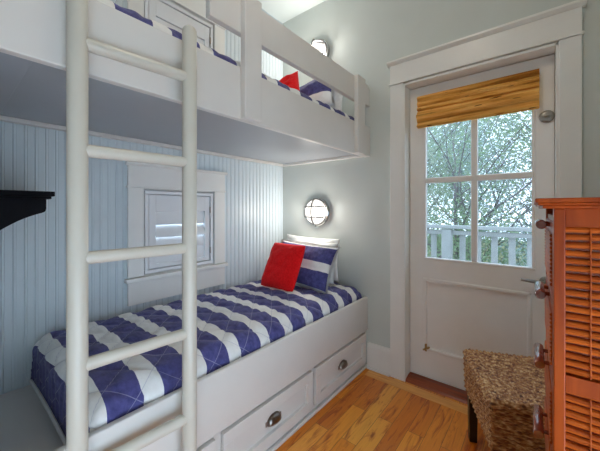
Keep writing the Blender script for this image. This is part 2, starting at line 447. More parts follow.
# ------------------------------------------------------------------ the door
def build_door():
    y0, y1 = .08, .115
    X0, X1, Z0, Z1 = DX0 + .015, DX1 - .015, .03, DZ - .018
    gx0, gx1, gz0, gz1 = 1.267, 1.847, .857, 1.93
    mx, mz = 1.557, 1.385
    px0, px1, pz0, pz1 = 1.25, 1.842, .215, .715
    b = BM()
    box(b, X0, px0, y0, y1, Z0, Z1); box(b, px1, X1, y0, y1, Z0, Z1)
    box(b, px0, px1, y0, y1, Z0, pz0); box(b, px0, px1, y0, y1, pz1, gz0 - .012); box(b, px0, px1, y0, y1, gz1 + .012, Z1)
    box(b, px0, gx0 - .012, y0, y1, gz0 - .012, gz1 + .012) if gx0 - .012 > px0 else None
    root = struct('door_1', b, M['door'], label='pale painted exterior door with four glass panes and one lower panel')
    # lower panel with raised moulding
    b = BM()
    box(b, px0, px1, y0 + .014, y1 - .008, pz0, pz1)
    obj('door_panel', b, M['door'], root)
    b = BM()
    m = .022
    for (xa, xb, za, zb) in ((px0, px1, pz0, pz0 + m), (px0, px1, pz1 - m, pz1), (px0, px0 + m, pz0, pz1), (px1 - m, px1, pz0, pz1)):
        box(b, xa, xb, y0 - .006, y0 + .02, za, zb, .007, 3)
    obj('panel_moulding', b, M['door'], root)
    b = BM()
    for (xa, xb, za, zb) in ((gx0 - .014, gx1 + .012, gz0 - .014, gz0), (gx0 - .014, gx1 + .012, gz1, gz1 + .014), (gx0 - .014, gx0, gz0, gz1), (gx1, gx1 + .012, gz0, gz1)):
        box(b, xa, xb, y0 - .004, y1, za, zb, .004)
    box(b, mx - .018, mx + .018, y0 - .002, y1 - .004, gz0, gz1, .006); box(b, gx0, gx1, y0 - .003, y1 - .004, mz - .018, mz + .018, .006)
    obj('glazing_bars', b, M['door'], root)
    for xa, xb in ((gx0, mx - .018), (mx + .018, gx1)):
        for za, zb in ((gz0, mz - .018), (mz + .018, gz1)):
            b = BM(); box(b, xa, xb, y0 + .018, y0 + .022, za, zb); obj('pane', b, M['doorglass'], root)
    # deadbolt
    b = BM()
    lathe(b, [(0, -.001), (.033, -.001), (.034, -.006), (.029, -.013), (.024, -.015), (.018, -.017), (0, -.017)], 28, 'y', (1.907, y0, 1.70))
    d = obj('deadbolt', b, M['nickel'], root, True)
    b = BM(); box(b, 1.893, 1.921, y0 - .033, y0 - .015, 1.695, 1.705, .003)
    t = obj('thumb_turn', b, M['nickel'], d, True)
    # lever
    b = BM()
    lathe(b, [(0, 0), (.031, 0), (.031, -.006), (.026, -.010), (.012, -.012), (.011, -.045), (0, -.045)], 28, 'y', (1.905, y0, .787))
    d = obj('lever_rosette', b, M['nickel'], root, True)
    b = BM()
    tube(b, [(1.910, y0 - .042, .787), (1.88, y0 - .048, .788), (1.84, y0 - .050, .790), (1.795, y0 - .046, .792)], [.010, .010, .009, .007], 10)
    obj('lever_handle', b, M['nickel'], d, True)
    # small brass catch at the foot of the panel
    b = BM()
    box(b, 1.262, 1.274, y0 - .012, y0 + .001, .212, .262, .002)
    tube(b, [(1.268, y0 - .010, .247), (1.285, y0 - .022, .240), (1.296, y0 - .02, .252)], .006, 8)
    tube(b, [(1.268, y0 - .010, .229), (1.252, y0 - .02, .222)], .006, 8)
    tag(obj('door_catch', b, M['brass'], root, True), 'small brass catch')
    return root
build_door()

# woven shade hung on the door
def build_shade():
    y = .078; x0, x1 = 1.222, 1.874
    t = thing('roman_blind', 'raised woven bamboo blind hung across the top of the door glass', 'blind', ((x0 + x1) / 2, y, 1.745))
    hx = (x1 - x0) / 2
    b = BM()
    def reeds(yf, za, zb, pit, wob=0.0):
        z = za; i = 0
        rr = random.Random(int(za * 1e4))
        while z < zb - .001:
            h = pit * rr.uniform(.75, 1.2); yy = yf(z) + rr.uniform(-.0012, .0012)
            n = 8
            poly = [(-.018, z - .0005), (-.018, z + h * 1.01), (yy, z + h * 1.01)] + [(yy - .004 * math.sin(PI * k / n), z + h * 1.01 * (1 - k / n)) for k in range(1, n)] + [(yy, z - .0005)]
            prism(b, poly, 'x', -hx - rr.uniform(0, .002), hx + rr.uniform(0, .002))
            z += h; i += 1
    reeds(lambda z: -.026 - .018 * abs(math.sin(PI * (z - .075) / .035)), .075, .215, .0088)
    obj('woven_panel', b, M['bamboo'], t)
    b = BM()
    reeds(lambda z: -.047 + .012 * math.cos((z - .03) * 78), .006, .082, .0088)
    obj('folded_stack', b, M['bamboo'], t)
    b = BM(); box(b, -hx + .004, hx - .004, -.024, -.002, .19, .214, .003); obj('headrail', b, M['bamboo'], t)
    b = BM(); box(b, -hx, hx, -.040, -.022, .0, .010, .003); obj('bottom_bar', b, M['bamboo'], t)
build_shade()

# ------------------------------------------------------------------ shuttered windows in the beadboard
def build_window(n, dz, lab):
    b = BM()
    y0, y1 = -1.350, -.672
    z0, z1 = opens[0][0], opens[0][1]
    # jamb lining
    lo, hi, yl, yh = z0 + dz, z1 + dz, WY0, WY1
    box(b, -.1, .004, yl - .012, yl, lo, hi); box(b, -.1, .004, yh, yh + .012, lo, hi)
    box(b, -.1, .004, yl - .012, yh + .012, lo - .012, lo); box(b, -.1, .004, yl - .012, yh + .012, hi, hi + .012)
    root = struct('window_%d' % n, b, M['white'], label=lab)
    b = BM(); box(b, 0, .020, y0, yl, lo, hi + .012, .002); box(b, 0, .020, yh, y1, lo, hi + .012, .002)
    obj('side_casing', b, M['white'], root)
    b = BM(); box(b, 0, .022, y0, y1, hi + .014, hi + .135, .002); box(b, 0, .027, y0 - .008, y1 + .008, hi + .004, hi + .014, .003)
    prism(b, [(0, hi + .135), (.026, hi + .135), (.038, hi + .146), (.038, hi + .154), (0, hi + .154)], 'y', y0 - .014, y1 + .014)
    obj('head_casing', b, M['white'], root)
    b = BM(); box(b, 0, .042, y0 - .016, y1 + .016, lo - .028, lo - .004, .004); obj('sill', b, M['white'], root)
    b = BM(); box(b, 0, .020, y0, y1, lo - .165, lo - .028, .002); obj('apron', b, M['white'], root)
    b = BM()
    for (ya, yb, za, zb) in ((yl, yl + .03, lo, hi), (yh - .03, yh, lo, hi), (yl, yh, lo, lo + .03), (yl, yh, hi - .03, hi)): box(b, -.052, -.037, ya, yb, za, zb)
    obj('light_block_strip', b, M['shut'], root)  # added strips behind the shutter gap, blocking sky light so it stays dark
    b = BM(); box(b, -.088, -.084, yl, yh, lo, hi); obj('pane', b, M['glass'], root)
def build_shutter(dz, lab):
    lo, hi = opens[0][0] + dz + .006, opens[0][1] + dz - .008
    yl, yh = WY0 + .009, WY1 - .007
    t = thing('window_shutter', lab, 'shutter', (0, (yl + yh) / 2, lo), 0, 'white louvred shutters')
    hw = (yh - yl) / 2; hh = hi - lo
    b = BM()
    f = .022
    for (ya, yb, za, zb) in ((-hw, hw, 0, f), (-hw, hw, hh - f, hh), (-hw, -hw + f, f, hh - f), (hw - f, hw, f, hh - f)):
        box(b, -.035, .013, ya, yb, za, zb, .003)
    obj('shutter_frame', b, M['shut'], t)
    la, lb = -1.184 - (yl + yh) / 2, -.835 - (yl + yh) / 2
    za, zb = .842 - opens[0][0] - .004, 1.172 - opens[0][0] - .004
    b = BM()
    g = .005
    box(b, -.022, .006, -hw + f + g, la, f + g, hh - f - g, .002)
    box(b, -.022, .006, lb, hw - f - g, f + g, hh - f - g, .002)
    box(b, -.022, .006, la, lb, f + g, za, .002); box(b, -.022, .006, la, lb, zb, hh - f - g, .002)
    for (ya, yb, zc_, zd) in ((-hw + f, -hw + f + .02, f, hh - f), (hw - f - .02, hw - f, f, hh - f), (-hw + f, hw - f, f, f + .02), (-hw + f, hw - f, hh - f - .02, hh - f)): box(b, -.034, -.024, ya, yb, zc_, zd)  # added strips behind the leaf, keeping sky light out of its gap
    obj('shutter_leaf', b, M['shut'], t)
    n = 4; pit = (zb - za) / n
    for i in range(n):
        zc = za + (i + .5) * pit
        tilt = (R(4), R(6), R(22), R(4))[i]
        b = BM()
        nseg = 12; L = pit * .54; T = .006
        poly = [(L * math.cos(a) * 1.0, T * math.sin(a)) for a in [2 * PI * k / 16 for k in range(16)]]
        # local: long axis of the blade runs up, thickness along x
        ct, st = math.cos(tilt), math.sin(tilt)
        pl = [(-.008 + q * ct - p * st * 1.0, zc + p * ct + q * st) for p, q in poly]
        prism(b, pl, 'y', la + .002, lb - .002)
        obj('louvre', b, M['shut'], t, True)
    for hz in (.10, hh - .12):
        b = BM(); tube(b, [(.013, hw - f - .003, hz - .022), (.013, hw - f - .003, hz + .022)], .0045, 8); obj('hinge', b, M['nickel'], t, True)
build_window(1, 0, 'white cased shuttered window above the lower bed')
build_window(2, DZU, 'white cased shuttered window above the upper bunk')
build_shutter(0, 'white louvred shutter in the lower window behind the ladder')
build_shutter(DZU, 'white louvred shutter in the upper window above the top bunk')

# ------------------------------------------------------------------ lower built-in bed
RX = .8715
def build_lower():
    t = thing('built_in_bed', 'white built-in lower bed with three drawers in its base', 'bed', (0, 0, 0))
    yA, yB = -1.998, -.001
    b = BM(); box(b, RX - .024, RX, yA, yB, .279, .529, .005, 3); obj('side_rail', b, M['bunk'], t, True)
    b = BM(); box(b, .006, RX - .024, yA, yB, .335, .356); obj('platform', b, M['bunk'], t)
    b = BM()
    fx0, fx1 = RX - .046, RX - .020
    box(b, fx0, fx1, yA, yB, .0, .046); box(b, fx0, fx1, yA, yB, .258, .279)
    for ya, yb in ((yA, -1.955), (-1.353, -1.30), (-.70, -.65), (-.032, yB)): box(b, fx0, fx1, ya, yb, .046, .258)
    box(b, .006, .03, yA, yB, 0, .335); box(b, .03, fx0, yB - .02, yB, 0, .335); box(b, .03, fx0, yA, yA + .02, 0, .335)
    obj('base_frame', b, M['bunk'], t)
    b = BM(); box(b, fx1, RX + .002, yA, yB, 0, .020, .006, 3); obj('shoe_moulding', b, M['bunk'], t, True)
    for ya, yb in ((-1.962, -1.343), (-1.306, -.693), (-.663, -.03)):
        x1 = RX + .001; x0 = fx1 + .0005; s = .052
        b = BM()
        za, zb = .048, .262
        box(b, x0, x1 - .016, ya, yb, za, zb)
        box(b, x0, x1, ya, yb, za, za + s, .002); box(b, x0, x1, ya, yb, zb - s, zb, .002)
        box(b, x0, x1, ya, ya + s, za + s, zb - s, .002); box(b, x0, x1, yb - s, yb, za + s, zb - s, .002)
        box(b, .2, x0, ya + .02, yb - .02, za + .01, zb - .03)
        dr = obj('drawer', b, M['bunk'], t)
        # bin pull: quarter dome, open below
        b = BM()
        yc = (ya + yb) / 2; zc = .158
        hw, hh, dp = .045, .040, .028
        nu, nv = 14, 7
        xb = x1 - .0155
        grid = []
        for i in range(nu + 1):
            a = PI * i / nu
            row = []
            for j in range(nv + 1):
                e = (PI / 2) * j / nv
                row.append(b.verts.new((xb + dp * math.sin(e) * math.sin(a) ** .55, yc + hw * math.cos(a), zc - .016 + hh * math.sin(a) ** .7 * math.cos(e))))
            grid.append(row)
        for i in range(nu):
            for j in range(nv): b.faces.new((grid[i][j], grid[i + 1][j], grid[i + 1][j + 1], grid[i][j + 1]))
        bmesh.ops.solidify(b, geom=b.faces[:], thickness=.0025)
        for s2 in (-1, 1): box(b, xb, xb + .004, yc + s2 * .046 - .008, yc + s2 * .046 + .008, zc - .020, zc + .004, .0015)
        obj('cup_pull', b, M['pewter'], dr, True)
build_lower()

# ------------------------------------------------------------------ upper bunk
UX = .875
def build_upper():
    t = thing('upper_bunk', 'white upper bunk with guard rail fixed high across the alcove', 'bunk bed', (0, 0, 1.58))
    yA, yB = -1.998, -.001
    Z = -1.58
    b = BM(); box(b, UX - .03, UX, yA, yB, 0, 1.805 + Z, .003); box(b, UX, UX + .016, -.1075, yB, 0, 1.80 + Z, .002); obj('side_board', b, M['bunk'], t)
    b = BM(); box(b, UX - .03, UX, -1.373, yB, 1.955 + Z, 2.12 + Z, .003); box(b, UX, UX + .011, -.1075, yB, 1.955 + Z, 2.09 + Z, .002); obj('guard_rail', b, M['bunk'], t)
    for ya, yb in ((-1.221, -1.123), (-.218, -.112)):
        b = BM(); box(b, UX, UX + .032, ya, yb, 0.002, 2.122 + Z, .004, 3); obj('post', b, M['bunk'], t)
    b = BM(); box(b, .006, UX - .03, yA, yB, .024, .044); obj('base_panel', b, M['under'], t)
    b = BM()
    box(b, .006, .042, -1.885, yB, .004, .024, .003); box(b, .042, UX - .03, yB - .040, yB, .004, .024, .003)
    obj('ceiling_trim', b, M['bunk'], t)
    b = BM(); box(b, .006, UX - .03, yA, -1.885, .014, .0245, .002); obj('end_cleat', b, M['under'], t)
build_upper()

# ------------------------------------------------------------------ ladder
def build_ladder():
    a = Vector((.905, -1.8085, 0)); c = Vector((.9305, -1.492, 0)); top = 1.83; r = .0245
    t = thing('bunk_ladder', 'cream painted round-rung ladder standing against the bunks', 'ladder', tuple((a + c) / 2))
    o = (a + c) / 2
    for p in (a, c):
        q = p - o
        b = BM()
        lathe(b, [(0, .0), (r - .003, 0), (r, .004), (r, top - .016), (r - .004, top - .007), (r - .011, top - .0015), (0, top)], 28, 'z', q)
        obj('side_rail', b, M['ladder'], t, True)
    for z in (.168, .463, .759, 1.055, 1.353, 1.649):
        b = BM(); d = (c - a).normalized()
        tube(b, [a - o + d * .012 + Vector((0, 0, z)), c - o - d * .012 + Vector((0, 0, z))], .0182, 20); obj('rung', b, M['ladder'], t, True)
build_ladder()

# ------------------------------------------------------------------ bedding
def quilt(name, mat, x0, x1, y0, y1, ztop, drop_foot, drop_side, rad, label, group=None, pipe=False, crown=.018, seed=1):
    """soft quilted cover: flat sheet bent over the four mattress edges, UV in metres = flat cloth position."""
    b = BM(); uv = b.loops.layers.uv.new('UVMap')
    def bend(s, lo, hi, dlo, dhi):
        """flat coord s -> (position, fall)"""
        arc = rad * PI / 2
        if s < lo + rad:
            q = lo + rad - s
            if q < arc: th = q / rad; return lo + rad - rad * math.sin(th), rad * (1 - math.cos(th))
            return lo, rad + (q - arc)
        if s > hi - rad:
            q = s - hi + rad
            if q < arc: th = q / rad; return hi - rad + rad * math.sin(th), rad * (1 - math.cos(th))
            return hi, rad + (q - arc)
        return s, 0.0
    arc = rad * PI / 2
    sa, sb = x0 + rad - arc - (drop_side - rad), x1 - rad + arc + (drop_side - rad)
    ta, tb = y0 + rad - arc - (drop_foot - rad), y1 - rad + arc + (drop_side - rad)
    st = .0125
    nx, ny = int((sb - sa) / st), int((tb - ta) / st)
    g = []
    xm, hx = (x0 + x1) / 2, (x1 - x0) / 2
    for i in range(nx + 1):
        row = []
        s = sa + (sb - sa) * i / nx
        for j in range(ny + 1):
            tt = ta + (tb - ta) * j / ny
            X, fx = bend(s, x0, x1, drop_side, drop_side); Y, fy = bend(tt, y0, y1, drop_foot, drop_side)
            z = ztop - math.sqrt(fx * fx + fy * fy)
            z = max(z, ztop - max(drop_foot, drop_side))
            z += crown * (1 - min(1, abs((X - xm) / hx)) ** 2.2)
            # diamond quilting: puffs between stitched lines
            p = (s + tt) / .155; q = (s - tt) / .155
            fp = abs(p - round(p)); fq = abs(q - round(q))
            e = min(fp, fq)
            puff = .012 * (1 - math.exp(-(e / .13) ** 1.1)) - .008
            nz = noise.noise(Vector((s * 11, tt * 11, seed))) * .006 + noise.noise(Vector((s * 27, tt * 34, seed + 5))) * .0035
            h = puff + nz
            if fy > rad * .7: h *= max(.15, 1 - (fy - rad * .7) / .05)
            # gathers on the hanging sides
            nx_, ny_, nz_ = 0.0, 0.0, 1.0
            if fx > 0 or fy > 0:
                a = min(1, fx / rad) if X > xm or X < xm else 0
                sx = (1 if X > xm else -1) * min(1.0, fx / rad); sy = (1 if Y > (y0 + y1) / 2 else -1) * min(1.0, fy / rad)
                v = Vector((sx, sy, max(.05, 1 - max(abs(sx), abs(sy))))).normalized()
                nx_, ny_, nz_ = v
                if fy > rad * .8: h += .0035 * math.sin(s * 110 + 3 * noise.noise(Vector((s * 6, 2, seed)))) * min(1, (fy - rad * .8) / .06)
            P = Vector((X + nx_ * h, Y + ny_ * h, z + nz_ * h))
            v = b.verts.new(P); row.append((v, s, tt))
        g.append(row)
    for i in range(nx):
        for j in range(ny):
            q = (g[i][j], g[i + 1][j], g[i + 1][j + 1], g[i][j + 1])
            f = b.faces.new([k[0] for k in q])
            for l, k in zip(f.loops, q): l[uv].uv = (k[1], k[2])
    edge = [tuple(g[i][2][0].co) for i in range(0, nx + 1)]
    bmesh.ops.recalc_face_normals(b, faces=b.faces[:])
    me = bpy.data.meshes.new(name); b.to_mesh(me); b.free()
    me.materials.append(mat)
    for p in me.polygons: p.use_smooth = True
    o = bpy.data.objects.new(name, me); C.objects.link(o)
    sol = o.modifiers.new('thickness', 'SOLIDIFY'); sol.thickness = .006; sol.offset = -1
    tag(o, label, 'quilt', group)
    if pipe:
        bb = BM(); tube(bb, [(p[0], y0 - .011, p[2] + .004) for p in edge[12:-12]], .0065, 8)
        tag(obj('hem_binding', bb, M['linen'], o, 'all'), 'white binding along the foot hem')
    return o

def mattress(x0, x1, y0, y1, z0, z1, label):
    b = BM(); box(b, x0, x1, y0, y1, z0, z1, .045, 4)
    tag(obj('mattress', b, M['mattress'], None, True), label, 'mattress', 'bunk mattresses')
mattress(.045, .825, -1.735, -.05, .357, .572, 'white mattress under the striped quilt on the lower bed')
mattress(.045, .80, -1.735, -.05, 1.625, 1.835, 'white mattress under the striped quilt on the upper bunk')
quilt('striped_quilt', M['navyq'], .022, .838, -1.768, -.022, .598, .236, .16, .075, 'navy and white striped quilt spread over the lower bed', pipe=True, seed=1)
quilt('striped_quilt', M['navyu'],   .022, .843, -1.90, -.022, 1.866, .16, .13, .055, 'navy and white striped quilt seen above the upper bunk board', seed=7)

def pillow(name, mat, w, h, t, base, wd, up, label, cat, rot=0.0, seed=0, flange=0.0, pipe=None, group=None, rnd=0.0):
    wd = Vector(wd).normalized(); up = Vector(up).normalized()
    nrm = wd.cross(up).normalized(); up = nrm.cross(wd).normalized()
    if rot:
        c, s = math.cos(rot), math.sin(rot)
        wd, up = wd * c + up * s, up * c - wd * s
    b = BM(); uv = b.loops.layers.uv.new('UVMap')
    n = 34
    def P(u, v, side):
        # corners pulled out, sides drawn in
        x = w / 2 * u * (1 - .07 * (1 - v * v) * abs(u)); y = h / 2 * v * (1 - .07 * (1 - u * u) * abs(v))
        if rnd:
            m = (abs(u * v)) ** 3; x *= 1 - rnd * m; y *= 1 - rnd * m
        e = max(0, (1 - abs(u) ** 2.4)) * max(0, (1 - abs(v) ** 2.4))
        th = t / 2 * e ** .55
        wr = noise.noise(Vector((u * 2.2, v * 2.2, seed + side * 3))) * .014 + noise.noise(Vector((u * 6, v * 5, seed + 9))) * .006
        th += wr * e ** .4
        th += -.012 * e * math.exp(-((v + .12 + .1 * u) / .10) ** 2) * (1 if side > 0 else 0)
        return wd * x + up * y + nrm * (th * side)
    V = {}
    for side in (1, -1):
        for i in range(n + 1):
            for j in range(n + 1):
                u = -math.cos(PI * i / n); v = -math.cos(PI * j / n)
                u = .5 * u + .5 * (-1 + 2 * i / n); v = .5 * v + .5 * (-1 + 2 * j / n)
                bord = i in (0, n) or j in (0, n)
                if bord and side == -1: V[(side, i, j)] = V[(1, i, j)]
                else: V[(side, i, j)] = (b.verts.new(P(u, v, side)), u * w / 2, v * h / 2)
    for side in (1, -1):
        for i in range(n):
            for j in range(n):
                q = [V[(side, i, j)], V[(side, i + 1, j)], V[(side, i + 1, j + 1)], V[(side, i, j + 1)]]
                if side < 0: q.reverse()
                f = b.faces.new([k[0] for k in q])
                for l, k in zip(f.loops, q): l[uv].uv = (k[1], k[2])
    ring = [(i, 0) for i in range(n)] + [(n, j) for j in range(n)] + [(i, n) for i in range(n, 0, -1)] + [(0, j) for j in range(n, 0, -1)]
    pts = [V[(1, i, j)][0].co.copy() for i, j in ring]
    me = bpy.data.meshes.new(name); b.to_mesh(me); b.free(); me.materials.append(mat)
    for p in me.polygons: p.use_smooth = True
    o = bpy.data.objects.new(name, me); C.objects.link(o); o.location = base
    tag(o, label, cat, group)
    if pipe:
        bb = BM()
        if flange:
            # flat border round the cover
            inner = [bb.verts.new(p) for p in pts]
            outer = []
            for p in pts:
                q = Vector(p); l = q.length
                outer.append(bb.verts.new(q * (1 + flange / l) + nrm * .004 * math.sin(l * 90)))
            m = len(pts)
            for k in range(m): bb.faces.new((inner[k], inner[(k + 1) % m], outer[(k + 1) % m], outer[k]))
            bmesh.ops.solidify(bb, geom=bb.faces[:], thickness=.004)
            obj('flange', bb, pipe, o, 'all')
        else:
            tube(bb, pts + [pts[0]], .0045, 8); obj('piping', bb, pipe, o, 'all')
    return o

# lower bed
pillow('white_pillow', M['linen'], .56, .34, .085, (.375, -.055, .788), (1, 0, 0), (0, .03, 1), 'white pillow standing against the end wall under the lower lamp', 'pillow', rot=R(-1), seed=3, group='white pillows on the lower bed')
pillow('white_pillow', M['linen'], .54, .315, .11, (.405, -.142, .765), (1, 0, 0), (0, .22, 1), 'white pillow directly behind the striped pillow on the lower bed', 'pillow', rot=R(2), seed=5, group='white pillows on the lower bed')
pillow('striped_pillow', M['sham'], .56, .325, .13, (.462, -.285, .770), (1, -.02, 0), (0, .48, 1), 'navy pillow with white stripes behind the red cushion on the lower bed', 'pillow', rot=R(-2), seed=8, flange=.022, pipe=M['linen'])
pillow('red_cushion', M['red'], .325, .365, .13, (.403, -.437, .770), (1, .05, 0), (-.02, .50, 1), 'bright red square cushion leaning on the striped pillow on the lower bed', 'cushion', rot=R(-1), seed=11, rnd=.07)
# upper bunk
pillow('white_pillow', M['linen'], .56, .36, .10, (.47, -.13, 2.035), (1, 0, 0), (0, .2, 1), 'white pillow standing at the head of the upper bunk', 'pillow', seed=13)
pillow('striped_pillow', M['shamu'], .44, .32, .13, (.53, -.30, 2.01), (1, 0, 0), (0, .40, 1), 'navy and white striped pillow tilted on the upper bunk', 'pillow', rot=R(12), seed=17, flange=.02, pipe=M['linen'])
pillow('red_cushion', M['red'], .28, .28, .11, (.475, -.51, 2.007), (1, 0, 0), (0, .45, 1), 'red cushion showing its corner above the upper bunk board', 'cushion', rot=R(23), seed=19, rnd=.03)

# ------------------------------------------------------------------ wall lamps
def build_sconce(zc, label):
    t = thing('bulkhead_lamp', label, 'wall lamp', (.408, 0, zc), 0, 'round bulkhead wall lamps')
    b = BM(); lathe(b, [(0, .001), (.120, .001), (.120, -.010), (.118, -.018), (.113, -.022), (.106, -.022), (.106, -.008), (0, -.008)], 48, 'y'); obj('lamp_base', b, M['chrome'], t, True)
    b = BM(); lathe(b, [(.1055, -.012), (.1045, -.034), (.098, -.052), (.082, -.068), (.058, -.082), (.03, -.089), (0, -.091)], 40, 'y'); obj('lamp_glass', b, M['bulb'], t, True)
    b = BM()
    tube(b, [(.106 * math.cos(2 * PI * k / 40), -.034, .106 * math.sin(2 * PI * k / 40)) for k in range(41)], .006, 8, False)
    def dome(r): return -.040 - .060 * math.sqrt(max(0, 1 - (r / .11) ** 2))
    tube(b, [(0, dome(abs(s)), s) for s in [-.106 + .212 * k / 20 for k in range(21)]], .006, 8)
    for zz in (-.042, .042):
        e = math.sqrt(.106 ** 2 - zz ** 2)
        tube(b, [(s, dome(math.hypot(s, zz)), zz) for s in [-e + 2 * e * k / 20 for k in range(21)]], .006, 8)
    obj('guard_cage', b, M['cage'], t, True)
    ld = bpy.data.lights.new('bulb', 'POINT'); ld.energy = 11.5; ld.color = (1, .96, .90); ld.shadow_soft_size = .05
    lo = bpy.data.objects.new('bulb', ld); C.objects.link(lo); lo.parent = t; lo.location = (0, -.078, 0)
    b = BM(); lathe(b, [(0, 0), (.006, 0), (.006, -.014), (0, -.014)], 10, 'y', (0, -.026, -.118)); obj('cage_screw', b, M['pewter'], t, True)
build_sconce(1.165, 'lit round caged wall lamp above the pillows of the lower bed')
build_sconce(2.505, 'lit round caged wall lamp above the upper bunk')

# ------------------------------------------------------------------ black shelf at the foot
def build_shelf():
    t = thing('wall_shelf', 'black wooden wall shelf on curved brackets at the foot of the alcove', 'shelf', (0, -2.0, 1.22))
    b = BM(); box(b, .03, .47, .0005, .228, .018, .036, .002); box(b, .04, .46, .0005, .220, .008, .018, .002); obj('shelf_board', b, M['black'], t)
    for xb in (.09, .425):
        b = BM()
        pts = [(.0005, .008), (.208, .008), (.208, -.030), (.205, -.039), (.196, -.044)]
        for k in range(1, 13):
            a = k / 12
            pts.append((.196 - .160 * a, -.044 - .045 * a - .058 * a * a))
        pts += [(.03, -.20), (.0005, -.21)]
        prism(b, pts, 'x', xb - .016, xb + .016, .0015); obj('bracket', b, M['black'], t)
    b = BM(); box(b, .10, .41, .0005, .020, -.10, .008, .002); obj('back_rail', b, M['black'], t)
build_shelf()

# ------------------------------------------------------------------ chest of drawers
def build_chest():
    ang = R(1.2)
    t = thing('chest_of_drawers', 'tall cherry wood chest of drawers with woven reed panels by the right wall', 'chest of drawers', (1.905, -1.25, 0), ang)
    DW, DL, TOP = .455, .45, 1.192       # depth along x, width along y
    pw = .018
    b = BM()
    for (xa, ya) in ((0, 0), (DW - .034, 0), (0, DL - .034), (DW - .034, DL - .034)):
        box(b, xa, xa + (pw if xa == 0 else .034), ya, ya + .034, 0, TOP, .002)
    rails = [(.10, .135), (.822, .856), (1.155, 1.192)]
    for za, zb in rails:
        box(b, pw, DW - .034, .003, .024, za, zb, .001); box(b, pw, DW - .034, DL - .024, DL - .003, za, zb, .001)
    box(b, DW - .02, DW - .006, .02, DL - .02, .1, TOP); box(b, .03, DW - .02, .03, DL - .03, .10, .12)
    for k in range(7): box(b, .004, .03, .034, DL - .034, .112 + k * .175, .126 + k * .175)
    obj('carcass', b, M['cherry'], t)
    # moulded top
    b = BM()
    ov = .030
    x0, x1, y0, y1 = -ov, DW + .005, -.024, DL + .024
    for (e, za, zb) in ((.012, 0, .007), (.004, .007, .012), (0, .012, .021)):
        box(b, x0 + e, x1 - e, y0 + e, y1 - e, TOP + za, TOP + zb, .002)
    obj('moulded_top', b, M['cherry'], t)
    # side panels of split reed
    for ys_, ye in ((.008, .018), (DL - .018, DL - .008)):
        for za, zb in ((.135, .822), (.856, 1.155)):
            yc = (ys_ + ye) / 2
            b = BM(); box(b, pw, DW - .034, yc + (.003 if ys_ < .1 else -.005), yc + (.005 if ys_ < .1 else -.003), za, zb); obj('panel_backing', b, M['bar'], t)
            b = BM(); z = za; rr = random.Random(int(za * 100))
            while z < zb - .004:
                h = rr.uniform(.0148, .0170); r = h * .385
                dz = rr.uniform(-.0012, .0012)
                tube(b, [(pw - .002, yc, z + h / 2), (.06, yc - .0008, z + h / 2 + dz), (.2, yc, z + h / 2 - dz), (DW - .032, yc, z + h / 2)], r, 8)
                z += h
            for xs in (.055, .23, .36):
                tube(b, [(xs, yc - .0075 * (1 if ys_ < .1 else -1), za + .002), (xs, yc - .0075 * (1 if ys_ < .1 else -1), zb - .002)], .0012, 6)
            obj('reed_panel', b, M['reed'], t, True)
    # six drawers with woven fronts and turned bar pulls
    for k in range(6):
        za = .127 + k * .175; zb = za + .160
        b = BM()
        ya, yb = .036, DL - .036
        box(b, .0, .016, ya, yb, za, zb, .002); box(b, .016, .40, ya + .01, yb - .01, za + .01, zb - .03)
        d = obj('drawer', b, M['cherry'], t)
        b = BM(); n = int((zb - za - .04) / .009)
        for i in range(n):
            tube(b, [(-.0005, ya + .025, za + .022 + i * .009), (-.0005, yb - .025, za + .022 + i * .009)], .0042, 6)
        obj('woven_front', b, M['reed'], d, True)
        b = BM()
        zc = 1.152 - (5 - k) * .175
        yc = .215; L = .125; out = -.017 - .0017 * (5 - k)
        tube(b, [(out, yc - L / 2, zc), (out, yc - L / 2 + .003, zc), (out, yc + L / 2 - .003, zc), (out, yc + L / 2, zc)], [.0095, .0112, .0112, .0095], 20)
        for s in (-.04, .04): tube(b, [(.002, yc + s, zc), (out, yc + s, zc)], .005, 8)
        obj('bar_pull', b, M['bar'], d, True)
build_chest()

